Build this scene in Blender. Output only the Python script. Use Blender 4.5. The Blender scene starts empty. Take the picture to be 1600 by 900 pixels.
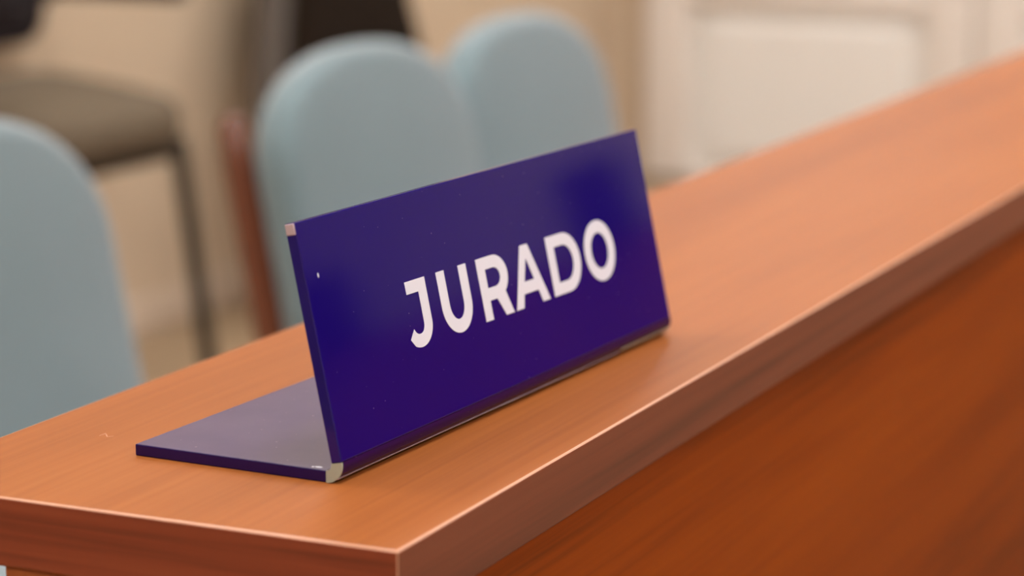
import bpy, bmesh, math
from mathutils import Vector, Matrix

S = bpy.context.scene
COL = S.collection
PI = math.pi
HC = 0.86                       # height of the counter top above the floor

# ------------------------------------------------------------------ camera
cam = bpy.data.cameras.new('camera')
cam_ob = bpy.data.objects.new('camera', cam)
COL.objects.link(cam_ob)
CAM = Vector((-0.6906, -0.3569, HC + 0.2362))
YAW, PIT = math.radians(24.645), math.radians(10.966)
FW = Vector((math.cos(PIT) * math.cos(YAW), math.cos(PIT) * math.sin(YAW), -math.sin(PIT)))
cam_ob.location = CAM
cam_ob.rotation_euler = FW.to_track_quat('-Z', 'Y').to_euler()
cam.sensor_width = 36
cam.lens = 3950.0 / 1600 * 36
cam.clip_start = 0.01
cam.dof.use_dof = True
cam.dof.focus_distance = 0.93
cam.dof.aperture_fstop = 6.8
cam.dof.aperture_blades = 0
S.camera = cam_ob

# ------------------------------------------------------------------ exposure, world
S.view_settings.view_transform = 'Standard'
S.view_settings.look = 'None'
S.view_settings.gamma = 1
S.view_settings.use_curve_mapping = False
S.view_settings.exposure = 0.0
W = bpy.data.worlds.new('room_air'); S.world = W; W.use_nodes = True
W.node_tree.nodes['Background'].inputs[0].default_value = (0.9, 0.85, 0.8, 1)
W.node_tree.nodes['Background'].inputs[1].default_value = 0.05

LAMP_COL = (1.0, 0.965, 0.94)
# (x, y) of the ceiling panels
LAMPS = [(x, y) for y in (-2.4, -.4, 1.5) for x in (-1.9, 0.0, 1.9, 3.7, 5.3)]
CEIL = 2.9

# ------------------------------------------------------------------ helpers
def link(name, me, parent=None):
    o = bpy.data.objects.new(name, me)
    COL.objects.link(o)
    if parent: o.parent = parent
    return o

def obj(name, bm, mat, parent=None, smooth=True, angle=40):
    me = bpy.data.meshes.new(name)
    bmesh.ops.recalc_face_normals(bm, faces=bm.faces)
    bm.to_mesh(me); bm.free()
    if mat: me.materials.append(mat)
    if smooth:
        for f in me.polygons: f.use_smooth = True
        me.set_sharp_from_angle(angle=math.radians(angle))
    return link(name, me, parent)

def thing(name, label, cat, loc=(0, 0, 0), rz=0, group=None):
    o = link(name, None)
    o.location = loc; o.rotation_euler = (0, 0, rz)
    o['label'] = label; o['category'] = cat
    if group: o['group'] = group
    return o

def struct(name, bm, mat, smooth=False):
    o = obj(name, bm, mat, None, smooth)
    o['kind'] = 'structure'
    return o

def box(bm, x0, x1, y0, y1, z0, z1, bev=0, seg=2, mtx=None):
    r = bmesh.ops.create_cube(bm, size=1)
    vs = r['verts']
    bmesh.ops.scale(bm, vec=(x1 - x0, y1 - y0, z1 - z0), verts=vs)
    bmesh.ops.translate(bm, vec=((x0 + x1) / 2, (y0 + y1) / 2, (z0 + z1) / 2), verts=vs)
    if bev:
        es = list({e for v in vs for e in v.link_edges})
        g = bmesh.ops.bevel(bm, geom=es, offset=bev, segments=seg, profile=0.5, affect='EDGES')
        vs = list({v for v in bm.verts if v.is_valid and v in set(g['verts'])} | {v for v in vs if v.is_valid})
    if mtx is not None:
        bmesh.ops.transform(bm, matrix=mtx, verts=vs)
    return vs

def tube(bm, pts, rad, n=12, closed_ends=True):
    """round bar along a list of points; rad may be a list"""
    pts = [Vector(p) for p in pts]
    if not isinstance(rad, (list, tuple)): rad = [rad] * len(pts)
    rings = []
    for i, p in enumerate(pts):
        a = pts[max(0, i - 1)]; b = pts[min(len(pts) - 1, i + 1)]
        d = (b - a).normalized()
        ref = Vector((0, 0, 1)) if abs(d.z) < .9 else Vector((1, 0, 0))
        u = d.cross(ref).normalized(); w = d.cross(u)
        rings.append([bm.verts.new(p + rad[i] * (math.cos(2 * PI * k / n) * u + math.sin(2 * PI * k / n) * w)) for k in range(n)])
    for r0, r1 in zip(rings, rings[1:]):
        for k in range(n):
            bm.faces.new((r0[k], r0[(k + 1) % n], r1[(k + 1) % n], r1[k]))
    if closed_ends:
        bm.faces.new(rings[0][::-1]); bm.faces.new(rings[-1])

def prism(bm, prof, axis_pts):
    """closed profile [(a, b)] swept between mapping functions axis_pts = [f0, f1 ...], each f(a, b) -> Vector"""
    rings = [[bm.verts.new(f(a, b)) for a, b in prof] for f in axis_pts]
    n = len(prof)
    for r0, r1 in zip(rings, rings[1:]):
        for k in range(n):
            bm.faces.new((r0[k], r0[(k + 1) % n], r1[(k + 1) % n], r1[k]))
    bm.faces.new(rings[0][::-1]); bm.faces.new(rings[-1])

# ------------------------------------------------------------------ materials
def mat(name, col, rough=0.6, metal=0.0, spec=0.5, bump=0, bscale=400, var=0.0, vscale=6):
    m = bpy.data.materials.new(name); m.use_nodes = True
    nt = m.node_tree; b = nt.nodes['Principled BSDF']
    b.inputs['Base Color'].default_value = (*col, 1)
    b.inputs['Roughness'].default_value = rough
    b.inputs['Metallic'].default_value = metal
    b.inputs['Specular IOR Level'].default_value = spec
    tc = nt.nodes.new('ShaderNodeTexCoord')
    if var:
        n = nt.nodes.new('ShaderNodeTexNoise'); n.inputs['Scale'].default_value = vscale; n.inputs['Detail'].default_value = 4
        nt.links.new(tc.outputs['Object'], n.inputs['Vector'])
        mx = nt.nodes.new('ShaderNodeMix'); mx.data_type = 'RGBA'
        mx.inputs['A'].default_value = (*[c * (1 - var) for c in col], 1)
        mx.inputs['B'].default_value = (*[min(1, c * (1 + var)) for c in col], 1)
        nt.links.new(n.outputs['Fac'], mx.inputs['Factor'])
        nt.links.new(mx.outputs['Result'], b.inputs['Base Color'])
    if bump:
        n = nt.nodes.new('ShaderNodeTexNoise'); n.inputs['Scale'].default_value = bscale; n.inputs['Detail'].default_value = 3
        nt.links.new(tc.outputs['Object'], n.inputs['Vector'])
        bp = nt.nodes.new('ShaderNodeBump'); bp.inputs['Strength'].default_value = bump; bp.inputs['Distance'].default_value = 0.002
        nt.links.new(n.outputs['Fac'], bp.inputs['Height'])
        nt.links.new(bp.outputs['Normal'], b.inputs['Normal'])
    return m

def wood(name, dark, mid, light, along='x', rough=0.35, spec=0.5, broad=(0.9, 9), fine=(5, 260), seed=0.0, fine_amt=0.35):
    """wood laminate, grain along one axis"""
    m = bpy.data.materials.new(name); m.use_nodes = True
    nt = m.node_tree; b = nt.nodes['Principled BSDF']; L = nt.links.new
    tc = nt.nodes.new('ShaderNodeTexCoord')
    def stretched(lo, hi, off, detail, dist):
        mp = nt.nodes.new('ShaderNodeMapping')
        s = {'x': (lo, hi, hi), 'y': (hi, lo, hi), 'z': (hi, hi, lo)}[along]
        mp.inputs['Scale'].default_value = s
        mp.inputs['Location'].default_value = (off, off * 1.7, off * .6)
        L(tc.outputs['Object'], mp.inputs['Vector'])
        n = nt.nodes.new('ShaderNodeTexNoise'); n.inputs['Scale'].default_value = 1
        n.inputs['Detail'].default_value = detail; n.inputs['Roughness'].default_value = .55
        n.inputs['Distortion'].default_value = dist
        L(mp.outputs['Vector'], n.inputs['Vector'])
        return n.outputs['Fac']
    a = stretched(broad[0], broad[1], seed, 4, .6)
    f = stretched(fine[0], fine[1], seed + 3, 3, .2)
    mix = nt.nodes.new('ShaderNodeMix'); mix.data_type = 'FLOAT'
    mix.inputs['Factor'].default_value = fine_amt
    L(a, mix.inputs['A']); L(f, mix.inputs['B'])
    cr = nt.nodes.new('ShaderNodeValToRGB')
    e = cr.color_ramp.elements
    e[0].position = .28; e[0].color = (*dark, 1)
    e[1].position = .72; e[1].color = (*light, 1)
    k = e.new(.5); k.color = (*mid, 1)
    L(mix.outputs['Result'], cr.inputs['Fac']); L(cr.outputs['Color'], b.inputs['Base Color'])
    b.inputs['Roughness'].default_value = rough
    b.inputs['Specular IOR Level'].default_value = spec
    bp = nt.nodes.new('ShaderNodeBump'); bp.inputs['Strength'].default_value = .05; bp.inputs['Distance'].default_value = .001
    L(f, bp.inputs['Height']); L(bp.outputs['Normal'], b.inputs['Normal'])
    return m

def dusty(name, col, dust, scale, thresh, rough, spec=.5, film=0.0, ior=1.49, plane=2):
    """blue acrylic with a scatter of pale dust flecks"""
    m = bpy.data.materials.new(name); m.use_nodes = True
    nt = m.node_tree; b = nt.nodes['Principled BSDF']; L = nt.links.new
    tc = nt.nodes.new('ShaderNodeTexCoord')
    v = nt.nodes.new('ShaderNodeTexVoronoi'); v.inputs['Scale'].default_value = scale; v.inputs['Randomness'].default_value = 1
    v.voronoi_dimensions = '2D'
    sp = nt.nodes.new('ShaderNodeSeparateXYZ'); cb = nt.nodes.new('ShaderNodeCombineXYZ')
    L(tc.outputs['Object'], sp.inputs[0]); L(sp.outputs[0], cb.inputs[0]); L(sp.outputs[plane], cb.inputs[1])
    L(cb.outputs[0], v.inputs['Vector'])
    sep = nt.nodes.new('ShaderNodeSeparateColor'); L(v.outputs['Color'], sep.inputs[0])
    # fleck size differs from cell to cell, and most cells hold none
    sz = nt.nodes.new('ShaderNodeMath'); sz.operation = 'MULTIPLY_ADD'; sz.inputs[1].default_value = thresh * 3; sz.inputs[2].default_value = -thresh * 2
    L(sep.outputs[0], sz.inputs[0])
    lt = nt.nodes.new('ShaderNodeMath'); lt.operation = 'LESS_THAN'; L(v.outputs['Distance'], lt.inputs[0]); L(sz.outputs[0], lt.inputs[1])
    haze = nt.nodes.new('ShaderNodeTexNoise'); haze.inputs['Scale'].default_value = 40; haze.inputs['Detail'].default_value = 6
    L(tc.outputs['Object'], haze.inputs['Vector'])
    hz = nt.nodes.new('ShaderNodeMath'); hz.operation = 'MULTIPLY'; hz.inputs[1].default_value = film; L(haze.outputs['Fac'], hz.inputs[0])
    mx = nt.nodes.new('ShaderNodeMath'); mx.operation = 'MAXIMUM'
    hs = nt.nodes.new('ShaderNodeMath'); hs.operation = 'MULTIPLY'; hs.inputs[1].default_value = .55; L(lt.outputs[0], hs.inputs[0])
    L(hs.outputs[0], mx.inputs[0]); L(hz.outputs[0], mx.inputs[1])
    c = nt.nodes.new('ShaderNodeMix'); c.data_type = 'RGBA'
    c.inputs['A'].default_value = (*col, 1); c.inputs['B'].default_value = (*dust, 1)
    L(mx.outputs[0], c.inputs['Factor']); L(c.outputs['Result'], b.inputs['Base Color'])
    b.inputs['Roughness'].default_value = rough
    b.inputs['IOR'].default_value = ior
    b.inputs['Specular IOR Level'].default_value = spec
    return m

M = {}
M['wall'] = mat('beige_paint', (0.55, 0.435, 0.31), .8, bump=.1, bscale=120, var=.03)
M['ceiling'] = mat('ceiling_paint', (0.75, 0.72, 0.68), .9)
M['floor'] = mat('tan_floor', (0.30, 0.21, 0.125), .5, var=.12, vscale=5)
M['skirting'] = mat('skirting_paint', (0.58, 0.47, 0.36), .5)
M['door'] = mat('white_gloss_paint', (0.84, 0.785, 0.73), .45)
M['door_panel'] = mat('white_panel_paint', (0.82, 0.80, 0.76), .45)
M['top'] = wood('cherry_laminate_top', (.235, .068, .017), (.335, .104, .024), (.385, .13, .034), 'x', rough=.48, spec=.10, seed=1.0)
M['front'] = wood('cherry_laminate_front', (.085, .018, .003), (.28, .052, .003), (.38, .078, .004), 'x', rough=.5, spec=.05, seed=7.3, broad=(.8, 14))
M['edge'] = wood('cherry_edge_band', (.10, .025, .012), (.20, .050, .023), (.27, .078, .038), 'x', rough=.4, spec=.28, seed=4.1, broad=(.9, 55))
M['edge_end'] = wood('cherry_end_band', (.11, .022, .009), (.27, .055, .021), (.34, .08, .03), 'y', rough=.4, spec=.35, seed=2.2, broad=(3, 70))
M['edge_line'] = mat('edge_glint_and_scratch', (.62, .32, .20), .35)  # highlight along the counter edges put into the colour; the scratch shares it
M['end'] = wood('cherry_laminate_end', (.2, .045, .008), (.33, .08, .013), (.42, .11, .02), 'z', rough=.45, seed=5.5)
M['blue'] = dusty('blue_acrylic_face', (.009, .002, .155), (.45, .42, .6), 110, .022, .06)
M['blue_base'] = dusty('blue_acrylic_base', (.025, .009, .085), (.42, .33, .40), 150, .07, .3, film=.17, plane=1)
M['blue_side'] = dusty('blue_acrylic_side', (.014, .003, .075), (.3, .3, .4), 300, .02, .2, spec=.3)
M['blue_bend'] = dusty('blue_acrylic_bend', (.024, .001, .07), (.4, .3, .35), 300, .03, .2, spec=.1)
M['clear'] = mat('acrylic_end_and_glint', (.60, .68, .56), .15)  # left end is clear; the right-hand strip uses it as a painted highlight
M['clear'].node_tree.nodes['Principled BSDF'].inputs['Transmission Weight'].default_value = .35
M['clear_glint'] = mat('acrylic_corner_glint', (.55, .42, .45), .1)  # pale pink carries the painted glint on the bend and top corner
M['white'] = mat('white_vinyl', (.80, .80, .90), .5)
M['fabric'] = mat('blue_grey_upholstery', (.188, .262, .285), .9, spec=.15, bump=.25, bscale=700, var=.05, vscale=9)
M['fabric'].node_tree.nodes['Principled BSDF'].inputs['Sheen Weight'].default_value = .6
M['fabric'].node_tree.nodes['Principled BSDF'].inputs['Sheen Roughness'].default_value = .45
M['fabric'].node_tree.nodes['Principled BSDF'].inputs['Sheen Tint'].default_value = (1, .9, .92, 1)
M['chair_wood'] = wood('varnished_brown_wood', (.10, .035, .018), (.17, .055, .027), (.24, .08, .038), 'z', rough=.25, seed=9)
M['black'] = mat('black_plastic', (.010, .007, .009), .6, spec=.12)
M['dark_metal'] = mat('dark_metal', (.022, .018, .013), .5, spec=.15)
M['grey_fabric'] = mat('grey_brown_upholstery', (.135, .105, .072), .9, spec=.15, bump=.2, bscale=500, var=.06)
M['brown_fabric'] = mat('dark_brown_upholstery', (.015, .009, .0055), .9, spec=.1, bump=.2, bscale=500)
M['grey_shell'] = mat('grey_plastic_shell', (.115, .098, .085), .6, spec=.2)
M['lamp_frame'] = mat('lamp_frame_white', (.8, .8, .8), .5)

def emit(name, col, k):
    m = bpy.data.materials.new(name); m.use_nodes = True
    nt = m.node_tree; nt.nodes.clear()
    o = nt.nodes.new('ShaderNodeOutputMaterial'); e = nt.nodes.new('ShaderNodeEmission')
    e.inputs[0].default_value = (*col, 1); e.inputs[1].default_value = k
    nt.links.new(e.outputs[0], o.inputs[0])
    return m
M['diffuser'] = emit('lamp_diffuser', LAMP_COL, 24.0)

# ------------------------------------------------------------------ room shell
XA, XB, YC, YA = -4.0, 6.2, -5.0, 2.5
T = .12
def wall_box(name, *a, m='wall'):
    bm = bmesh.new(); box(bm, *a); return struct(name, bm, M[m])
wall_box('floor', XA - T, XB + T, YC - T, YA + T, -.1, 0, m='floor')
wall_box('ceiling', XA - T, XB + T, YC - T, YA + T, CEIL, CEIL + .1, m='ceiling')
wall_box('wall_back', XA - T, XB + T, YA, YA + T, 0, CEIL)
wall_box('wall_right', XB, XB + T, YC, YA, 0, CEIL)
wall_box('wall_front', XA - T, XB + T, YC - T, YC, 0, CEIL)
wall_box('wall_left', XA - T, XA, YC, YA, 0, CEIL)
def skirting(name, *a):
    bm = bmesh.new(); box(bm, *a, bev=.005); struct(name, bm, M['skirting'])
skirting('baseboard_back', XA, XB, YA - .014, YA, 0, .075)

bm = bmesh.new(); box(bm, XB - .03, XB, YC, -1.6, 0, 1.0, .004); struct('added_trim_1', bm, M['end'])  # unseen dark panelling added to darken what the sign reflects
bm = bmesh.new(); box(bm, XA, XB - .03, YC, YC + .03, 0, 1.0, .004); struct('added_trim_2', bm, M['end'])  # also unseen, added for a darker reflection in the sign

# white double door on the right hand wall, raised panels framed by grooves
def door(xw, y_hi, y_mid, y_lo):
    root = link('door_1', None); root['kind'] = 'structure'
    root.location = (xw, y_mid, 0)
    H = 2.08
    def leaf(y1, y0):                      # y1 > y0, local to the root
        w = y1 - y0
        st = .135
        zs = [.012, .03, .512, .62, 1.95, H]   # rail heights: bottom rail, lower panel, lock rail, upper panel, top rail
        bm = bmesh.new()
        th = -.045
        # stiles and rails
        box(bm, th, 0, y1 - st, y1, zs[0], H, .003)
        box(bm, th, 0, y0, y0 + st, zs[0], H, .003)
        for a, b in ((zs[0], zs[1]), (zs[2], zs[3]), (zs[4], zs[5])):
            box(bm, th, 0, y0 + st, y1 - st, a, b, .003)
        lf = obj('door_leaf', bm, M['door'], root)
        for a, b in ((zs[1], zs[2]), (zs[3], zs[4])):
            bm = bmesh.new()
            # recessed field with sloping raised centre
            g, sl = .035, .022
            prof = [(0, -.014), (g, -.014), (g + sl, -.040)]
            loops = []
            for ins, x in prof:
                loops.append([bm.verts.new((x, yy, zz)) for yy, zz in ((y0 + st + ins, a + ins), (y1 - st - ins, a + ins), (y1 - st - ins, b - ins), (y0 + st + ins, b - ins))])
            for l0, l1 in zip(loops, loops[1:]):
                for k in range(4): bm.faces.new((l0[k], l0[(k + 1) % 4], l1[(k + 1) % 4], l1[k]))
            bm.faces.new(loops[-1])
            obj('door_panel', bm, M['door_panel'], lf, smooth=False)
    g = .004
    leaf(y_hi - y_mid, g); leaf(-g, y_lo - y_mid)
    # handle on the first leaf, above the frame of the photograph
    bm = bmesh.new(); tube(bm, [(-.045, .07, 1.03), (-.095, .07, 1.03), (-.1, .08, 1.03), (-.1, .19, 1.03)], .009)
    box(bm, -.052, -.044, .045, .095, .93, 1.13, .003)
    obj('door_handle', bm, M['dark_metal'], root)
door(XB - .001, 2.358, 1.385, .41)

# ------------------------------------------------------------------ ceiling lamps
lamp_protos = []
for i, (x, y) in enumerate(LAMPS):
    t = thing('ceiling_light', 'square white ceiling light panel above the room', 'ceiling light', (x, y, CEIL), 0, 'ceiling light panels')
    if i == 0:
        bm = bmesh.new()
        for a in ((-.31, .31, -.31, -.29), (-.31, .31, .29, .31), (-.31, -.29, -.29, .29), (.29, .31, -.29, .29)):
            box(bm, *a, -.03, 0)
        fr = obj('lamp_frame', bm, M['lamp_frame'], t, smooth=False)
        bm = bmesh.new(); box(bm, -.29, .29, -.29, .29, -.022, -.004)
        df = obj('diffuser', bm, M['diffuser'], t, smooth=False)
        lamp_protos = [fr, df]
    else:
        for c in lamp_protos:
            d = c.copy(); COL.objects.link(d); d.parent = t

# ------------------------------------------------------------------ counter
D, TH, CX1 = .204, .025, 4.3
counter = thing('wooden_counter', 'reddish cherry wood counter running diagonally across the foreground under the blue sign', 'counter', (0, 0, 0))
# slab: worktop skin + front edge band + end band, one shape with three laminates
bm = bmesh.new()
box(bm, 0, CX1, 0, D, HC - TH, HC, .0011, 3)
top = obj('countertop', bm, M['top'], counter, smooth=False)
top.data.materials.append(M['edge']); top.data.materials.append(M['edge_end']); top.data.materials.append(M['edge_line'])
for f in top.data.polygons:
    if f.normal.y < -.9 or f.normal.y > .9: f.material_index = 1
    elif f.normal.x < -.9 or f.normal.x > .9: f.material_index = 2
    elif abs(f.normal.z) < .98 and f.normal.z > -.1: f.material_index = 3  # bevels take the painted highlight colour
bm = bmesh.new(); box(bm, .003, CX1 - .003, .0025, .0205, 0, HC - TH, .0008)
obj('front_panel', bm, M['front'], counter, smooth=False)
bm = bmesh.new(); box(bm, .002, .020, .0205, .1545, 0, HC - TH, .0008)
obj('end_panel', bm, M['end'], counter, smooth=False)
bm = bmesh.new(); box(bm, .020, CX1 - .003, .1385, .1545, 0, HC - TH, .0008)
obj('back_panel', bm, M['end'], counter, smooth=False)

# small pale scratch on the worktop, left of the sign
bm = bmesh.new()
tube(bm, [(.0860, .1708, HC), (.0895, .1702, HC), (.0875, .1685, HC), (.0857, .1670, HC), (.0880, .1655, HC)], [.0001, .0003, .0003, .0002, .0001], 6)
o = obj('scratch', bm, M['edge_line'], counter); o['label'] = 'small pale scratch'

# ------------------------------------------------------------------ sign
SL, SB, SH, ST = .2843, .0899, .0938, .0044
TA = 1.3608                                   # lean of the face, from the base
sign = thing('name_sign', 'deep blue acrylic sign with white capital letters on the wooden counter', 'sign', (.0628, .0526, HC), -.0469)
R_OUT = .0066
R_IN = R_OUT - ST
tan_len = R_OUT / math.tan(TA / 2)
cu, cw = tan_len, R_OUT                       # centre of the bend in the (u, w) profile
def sv(s): return lambda u, w: Vector((s, u, w))
# base plate
bm = bmesh.new(); box(bm, 0, SL, tan_len, SB, 0, ST, .0005, 2)
base = obj('base_plate', bm, M['blue_base'], sign, smooth=False)
base.data.materials.append(M['blue_side'])
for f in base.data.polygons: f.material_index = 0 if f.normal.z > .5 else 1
# upright panel, built flat then leaned: local (s, along, thickness)
fu, fw = math.cos(TA), math.sin(TA)           # along the face
nu, nw = math.sin(TA), -math.cos(TA)          # into the sheet (towards the back)
def face_pt(s, q, d): return Vector((s, q * fu + d * nu, q * fw + d * nw))
bm = bmesh.new()
box(bm, 0, SL, tan_len, SH, 0, ST, .0005, 2, Matrix(((1, 0, 0, 0), (0, fu, nu, 0), (0, fw, nw, 0), (0, 0, 0, 1))))
panel = obj('face_panel', bm, M['blue'], sign, smooth=False)
# bend: quarter ring between them
def ring_prof(a0, a1, n=14):
    out = [(cu + R_OUT * math.cos(a0 + (a1 - a0) * k / n), cw + R_OUT * math.sin(a0 + (a1 - a0) * k / n)) for k in range(n + 1)]
    inn = [(cu + R_IN * math.cos(a0 + (a1 - a0) * k / n), cw + R_IN * math.sin(a0 + (a1 - a0) * k / n)) for k in range(n + 1)]
    return out + inn[::-1]
A0 = -PI / 2
A1 = math.atan2(-nw, -nu) if True else 0      # outward normal of the face
if A1 > 0: A1 -= 2 * PI
prof = ring_prof(A0, A1)
bm = bmesh.new(); prism(bm, prof, [sv(.0006), sv(SL)])
obj('bend', bm, M['blue_bend'], sign)
bm = bmesh.new(); prism(bm, prof, [sv(-.0001), sv(.0006)])
o = obj('clear_or_glint_end', bm, M['clear'], sign); o['label'] = 'pale green clear end of the bend'
def strip(a0, a1, s0, s1, name, label):
    n = 8
    ang = [math.radians(a0 + (a1 - a0) * k / n) for k in range(n + 1)]
    pr = [(cu + q * math.cos(x), cw + q * math.sin(x)) for q, st in ((R_OUT + .00022, 1), (R_OUT - .0012, -1)) for x in ang[::st]]
    bm = bmesh.new(); prism(bm, pr, [sv(s0), sv(s1)])
    o = obj(name, bm, M['clear'] if name == 'clear_or_glint_end' else M['clear_glint'], sign); o['label'] = label
strip(-100, -152, SL - .050, SL + .0003, 'clear_or_glint_end', 'pale strip painted as the highlight on the right end of the bend')  # bright strip stands for reflected light on the bend's right end
strip(-128, -136, .0006, SL - .050, 'glint_line', 'thin pale line painted as the glint along the bend')  # pale line built in for the glint along the bend
bm = bmesh.new()
box(bm, -.0004, .0002, SH - .0042, SH - .0002, .0003, ST - .0003, .0002, 1, Matrix(((1, 0, 0, 0), (0, fu, nu, 0), (0, fw, nw, 0), (0, 0, 0, 1))))
o = obj('clear_corner_glint', bm, M['clear_glint'], sign); o['label'] = 'clear top corner of the sheet edge, its pinkish highlight painted in'  # clear sheet corner with its highlight put into the pink

# flecks of dust stuck to the sheet
def flecks(parent, pts):
    bm = bmesh.new()
    for c, u, v, n, a, b in pts:
        mt = Matrix((u, v, n)).transposed().to_4x4(); mt.translation = c
        bmesh.ops.create_icosphere(bm, subdivisions=2, radius=1, matrix=mt @ Matrix.Diagonal((a, b, .00012, 1)))
    o = obj('dust_fleck', bm, M['white'], parent); o['label'] = 'white dust fleck'
Xa, Ya, Za = Vector((1, 0, 0)), Vector((0, 1, 0)), Vector((0, 0, 1))
flecks(base, [(Vector((.0030, .0130, ST)), Xa, Ya, Za, .0009, .0016), (Vector((.0024, .0150, ST)), Xa, Ya, Za, .0006, .0006)])
flecks(panel, [(face_pt(.0083, .0738, 0), Xa, Vector((0, fu, fw)), Vector((0, -nu, -nw)), .0005, .0009)])

# letters, drawn in millimetres on the face: (s, q above the baseline)
def arc(cx, cy, rx, ry, a0, a1, n=20):
    return [(cx + rx * math.cos(math.radians(a0 + (a1 - a0) * k / n)), cy + ry * math.sin(math.radians(a0 + (a1 - a0) * k / n))) for k in range(n + 1)]
HCAP = 24.7
LET = {}
LET['J'] = [[(64.2, HCAP), (64.2, HCAP - 4.7), (73.0, HCAP - 4.7), (73.0, 8.6)] + arc(69.3, 8.2, 3.7, 3.7, 0, -90, 10) + arc(68.6, 9.2, 4.2, 4.7, -90, -150, 6) +
            [(61.3, 3.4)] + arc(68.6, 8.6, 10.4, 9.1, -135, 0, 22)[3:] + [(79.0, HCAP)]]
LET['U'] = [[(87.9, HCAP), (87.9, 10.9)] + arc(99.6, 10.9, 11.7, 11.3, 180, 360, 36) + [(111.3, HCAP), (105.2, HCAP), (105.2, 11.2)] + arc(99.6, 11.0, 5.6, 6.2, 0, -180, 24) + [(94.0, HCAP)]]
LET['R'] = [[(119.5, 0), (119.5, HCAP), (132.0, HCAP)] + arc(132.6, 16.2, 10.6, 8.5, 84, -52, 24) + [(143.2, 0), (136.6, 0), (131.5, 7.5), (125.6, 7.5), (125.6, 0)],
            [(125.6, 12.4), (125.6, 19.9), (131.2, 19.9)] + arc(132.0, 16.15, 5.0, 3.75, 85, -85, 14) + [(131.2, 12.4)]]
LET['A'] = [[(145.4, 0), (157.1, HCAP), (163.5, HCAP), (175.3, 0), (168.8, 0), (166.55, 5.3), (153.85, 5.3), (151.7, 0)],
            [(155.9, 10.1), (164.5, 10.1), (160.2, 19.4)]]
LET['D'] = [[(179.6, 0), (179.6, HCAP), (192.0, HCAP)] + arc(194.0, HCAP / 2, 13.9, HCAP / 2, 88, -88, 30) + [(192.0, 0)],
            [(185.8, 4.9), (185.8, HCAP - 4.9), (192.5, HCAP - 4.9)] + arc(193.3, HCAP / 2, 8.0, HCAP / 2 - 4.9, 86, -86, 24) + [(192.5, 4.9)]]
LET['O'] = [arc(227.0, HCAP / 2, 14.2, 13.0, 0, 360, 56)[:-1], arc(227.0, HCAP / 2, 8.0, 7.7, 0, 360, 44)[:-1]]
def letter(ch, loops):
    cu_ = bpy.data.curves.new('letter', 'CURVE'); cu_.dimensions = '2D'; cu_.fill_mode = 'BOTH'; cu_.extrude = .00008
    for lp in loops:
        sp = cu_.splines.new('POLY'); sp.points.add(len(lp) - 1); sp.use_cyclic_u = True
        for p, (a, b) in zip(sp.points, lp):
            q = 36.9 + b - (a - 64) * .0085
            p.co = (a / 1000, q / 1000, 0, 1)
    tmp = bpy.data.objects.new('tmp', cu_); COL.objects.link(tmp)
    dg = bpy.context.evaluated_depsgraph_get()
    me = bpy.data.meshes.new_from_object(tmp.evaluated_get(dg))
    bpy.data.objects.remove(tmp); bpy.data.curves.remove(cu_)
    me.name = 'letter'
    for v in me.vertices:
        s, q, d = v.co
        v.co = face_pt(s, q, -d - .00006)
    me.materials.clear(); me.materials.append(M['white'])
    o = link('letter', me, panel); o['label'] = 'white letter ' + ch
for ch, lp in LET.items(): letter(ch, lp)

# ------------------------------------------------------------------ jury chairs
def dome(w, zb, zt, arch, ex=2.3, n=26, rb=.035):
    """outline (x, z): straight sides, domed top, rounded bottom corners; counter-clockwise from bottom"""
    h = w / 2; pts = []
    for k in range(7):
        a = -PI / 2 + k / 6 * PI / 2
        pts.append((h - rb + rb * math.cos(a), zb + rb + rb * math.sin(a)))
    for k in range(5): pts.append((h, zb + rb + (zt - arch - zb - rb) * (k + 1) / 6))
    for k in range(n * 2 + 1):
        a = k / (2 * n) * PI
        c, s = math.cos(a), math.sin(a)
        pts.append((h * math.copysign(abs(c) ** (2 / ex), c), zt - arch + arch * abs(s) ** (2 / ex)))
    for k in range(5): pts.append((-h, zt - arch - (zt - arch - zb - rb) * (k + 1) / 6))
    for k in range(7):
        a = PI + k / 6 * PI / 2
        pts.append((-h + rb + rb * math.cos(a), zb + rb + rb * math.sin(a)))
    return pts

def cushion(bm, outline, cen, th, rim, to3, bulge=.012):
    """a padded slab: outline in a plane, thickness th, edge radius rim; to3(x, z, d) places it"""
    rings = []
    cx, cz = cen
    steps = []
    for k in range(7):
        a = k / 6 * PI / 2
        steps.append((rim * (1 - math.sin(a)), -th / 2 + rim * (1 - math.cos(a))))
    st = steps + [(i, -d) for i, d in steps[::-1]]
    for ins, d in st:
        r = []
        for x, z in outline:
            l = math.hypot(x - cx, z - cz); f = (l - ins) / l
            r.append(bm.verts.new(to3(cx + (x - cx) * f, cz + (z - cz) * f, d)))
        rings.append(r)
    n = len(outline)
    def cap(ring, sgn):
        prev = ring; base_d = sgn * th / 2
        for f in (.8, .55, .3):
            cur = []
            for x, z in outline:
                l = math.hypot(x - cx, z - cz); g = (l - rim) / l * f
                cur.append(bm.verts.new(to3(cx + (x - cx) * g, cz + (z - cz) * g, base_d + sgn * bulge * (1 - f * f))))
            for k in range(n): bm.faces.new((prev[k], prev[(k + 1) % n], cur[(k + 1) % n], cur[k]))
            prev = cur
        c = bm.verts.new(to3(cx, cz, base_d + sgn * bulge))
        for k in range(n): bm.faces.new((prev[k], prev[(k + 1) % n], c))
    for r0, r1 in zip(rings, rings[1:]):
        for k in range(n): bm.faces.new((r0[k], r0[(k + 1) % n], r1[(k + 1) % n], r1[k]))
    cap(rings[0], -1); cap(rings[-1], 1)

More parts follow.
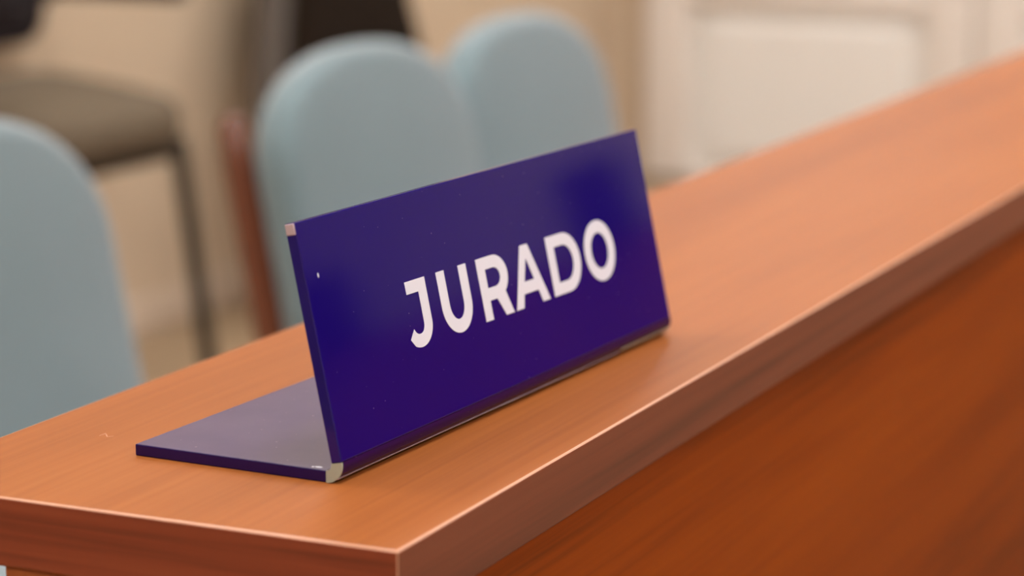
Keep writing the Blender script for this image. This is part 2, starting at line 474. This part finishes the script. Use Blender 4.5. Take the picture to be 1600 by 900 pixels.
REC = math.radians(11.5)
def back_to3(x, z, d, piv=.45, y0=.0):
    """backrest plane leaning away from the sitter; d towards the back"""
    h = z - piv
    return Vector((x, y0 + h * math.sin(REC) + d * math.cos(REC), piv + h * math.cos(REC) - d * math.sin(REC)))

def make_jury_chair(label, group):
    t = thing('padded_chair', label, 'chair', (0, 0, 0), 0, group)
    # origin: floor point below the foot of the backrest; the sitter faces -y
    bm = bmesh.new()
    cushion(bm, dome(.40, .50, .8345, .135), (0, .66), .055, .022, back_to3, .008)
    obj('backrest', bm, M['fabric'], t, angle=80)
    bm = bmesh.new()
    so = []
    for x, y in dome(.385, -.47, -.02, .05, 2.6):
        so.append((x, y))
    cushion(bm, so, (0, -.25), .065, .028, lambda x, y, d: Vector((x, -.49 - y if False else y + .02, .455 - d)), .01)
    obj('seat', bm, M['fabric'], t, angle=80)
    for s in (-1, 1):
        # rear leg runs up behind the cushion as the back stile, rounded at the top
        bm = bmesh.new()
        x = s * .183
        top_pts = [back_to3(x, z, .05) for z in (.45, .55, .65, .72, .765)]
        end = back_to3(x, .779, .05)
        pts = [Vector((x, .10, .0)), Vector((x, .072, .15)), Vector((x, .052, .32))] + top_pts + [end]
        tube(bm, pts, [.013, .015, .017, .018, .018, .018, .018, .016, .008], 14)
        obj('rear_leg', bm, M['chair_wood'], t, angle=60)
        bm = bmesh.new()
        tube(bm, [(s * .172, -.40, 0), (s * .172, -.395, .2), (s * .172, -.39, .425)], [.014, .017, .02], 14)
        obj('front_leg', bm, M['chair_wood'], t, angle=60)
        bm = bmesh.new()
        box(bm, s * .172 - .011, s * .172 + .011, -.38, .04, .375, .422, .004)
        obj('seat_rail', bm, M['chair_wood'], t)
    bm = bmesh.new(); box(bm, -.18, .18, -.402, -.38, .375, .422, .004)
    obj('seat_rail', bm, M['chair_wood'], t)
    bm = bmesh.new()
    c = back_to3(0, .60, .045)
    box(bm, -.185, .185, c.y - .009, c.y + .009, c.z - .03, c.z + .03, .004)
    obj('back_rail', bm, M['chair_wood'], t)
    return t

def dup(root, loc, rz, label):
    r = root.copy(); COL.objects.link(r); r.location = loc; r.rotation_euler = (0, 0, rz); r['label'] = label
    for ch in list(root.children):
        c = ch.copy(); COL.objects.link(c); c.parent = r
        for g in list(ch.children):
            d = g.copy(); COL.objects.link(d); d.parent = c
    return r

GRP = 'blue grey chairs behind the counter'
chair = make_jury_chair('blue grey padded chair cut off by the left edge of the photo', GRP)
chair.location = (1.0367, .8971, 0)
dup(chair, (1.812, .9164, 0), -.078, 'blue grey chair with a brown wooden stile, directly behind the blue sign')
dup(chair, (2.2316, .9122, 0), -.0745, 'greyish chair farthest along the counter, nearest the white door')

# ------------------------------------------------------------------ visitor chairs along the back wall
def make_visitor_chair():
    t = thing('visitor_chair', 'grey brown seat chair with black back and arms by the beige wall', 'chair', (3.055, 2.12, 0))
    # origin: floor under the middle of the front edge, sitter faces -y
    bm = bmesh.new()
    o = []
    for k in range(40):
        a = 2 * PI * k / 40; c, s = math.cos(a), math.sin(a)
        o.append((.235 * math.copysign(abs(c) ** .42, c), .15 + .17 * math.copysign(abs(s) ** .42, s)))
    cushion(bm, o, (0, .15), .085, .035, lambda x, y, d: Vector((x, y, .515 + .14 * (y - .0) - d)), .02)
    obj('seat', bm, M['grey_fabric'], t, angle=80)
    for sx in (-1, 1):
        for fy, ty in ((.02, -.045), (.25, .30)):
            bm = bmesh.new()
            tube(bm, [(sx * .215, ty, 0), (sx * .215, fy, .48)], .016, 12)
            obj('leg', bm, M['dark_metal'], t)
    bm = bmesh.new()
    box(bm, -.215, .215, .0, .27, .445, .482, .012, 3)
    obj('seat_frame', bm, M['dark_metal'], t)
    bm = bmesh.new()
    cushion(bm, dome(.46, .65, .95, .06, rb=.08), (0, .8), .05, .02, lambda x, z, d: Vector((x - .03, .30 + (z - .65) * .12 + d, z)), .006)
    obj('backrest', bm, M['black'], t, angle=80)
    bm = bmesh.new()
    box(bm, -.07, .01, .335, .35, .45, .80, .003)
    obj('back_support', bm, M['black'], t)
    for sx in (-1, 1):
        bm = bmesh.new()
        box(bm, sx * .245 - .025, sx * .245 + .025, .02, .33, .73, .755, .01, 3)
        box(bm, min(sx * .19, sx * .25), max(sx * .19, sx * .25), .30, .335, .72, .75, .005)
        obj('armrest', bm, M['black'], t)
    return t
make_visitor_chair()

def make_brown_chair(label, loc, rz=0):
    t = thing('padded_armchair', label, 'chair', loc, rz)
    lean = lambda x, z, d: Vector((x, .10 + (z - .45) * .1 + d, z))
    bm = bmesh.new()
    o = []
    for x, z in dome(.60, .40, .92, .10, 3):
        o.append((x * (1.02 - 1.1 * (z - .45)), z))
    cushion(bm, o, (0, .68), .05, .02, lean, .006)
    obj('backrest', bm, M['brown_fabric'], t, angle=80)
    bm = bmesh.new()
    o2 = [(x * .96, z * .99 + .005) for x, z in o]
    cushion(bm, o2, (0, .68), .10, .04, lambda x, z, d: lean(x, z, d + .076), .004)
    obj('back_shell', bm, M['grey_shell'], t, angle=80)
    bm = bmesh.new()
    so = []
    for k in range(40):
        a = 2 * PI * k / 40; c, s = math.cos(a), math.sin(a)
        so.append((.28 * math.copysign(abs(c) ** .5, c), -.18 + .25 * math.copysign(abs(s) ** .5, s)))
    cushion(bm, so, (0, -.18), .1, .04, lambda x, y, d: Vector((x, y, .40 - d)), .012)
    obj('seat', bm, M['brown_fabric'], t, angle=80)
    for sx in (-1, 1):
        for y0, y1 in ((-.36, -.40), (.03, .10)):
            bm = bmesh.new(); tube(bm, [(sx * .22, y1, 0), (sx * .21, y0, .36)], [.012, .016], 12)
            obj('leg', bm, M['dark_metal'], t)
make_brown_chair('dark brown armchair with a grey shell behind the middle chair by the beige wall', (4.20, 2.15, 0))

# ------------------------------------------------------------------ unseen dark boxes added on the far wall to darken spots in the sign's reflection
def make_dark_box(label, loc, w, h):
    t = thing('reflection_box', label, 'dark box', loc)
    bm = bmesh.new(); box(bm, -.15, -.04, -w / 2, w / 2, -h / 2, h / 2, .012, 3); obj('box_body', bm, M['black'], t, smooth=False)
    bm = bmesh.new(); box(bm, -.158, -.15, -w / 2 + .015, w / 2 - .015, -h / 2 + .015, h / 2 - .015, .003); obj('box_front', bm, M['dark_metal'], t, smooth=False)
    bm = bmesh.new(); box(bm, -.045, 0, -.03, .03, -.05, .05, .004); obj('box_mount', bm, M['dark_metal'], t, smooth=False)
make_dark_box('larger unseen black box added for the dark spot reflected left on the sign', (XB - .002, -4.38, 1.13), .26, .24)
make_dark_box('smaller unseen black box added for the dark spot reflected right on the sign', (XB - .002, -3.23, 1.13), .19, .24)
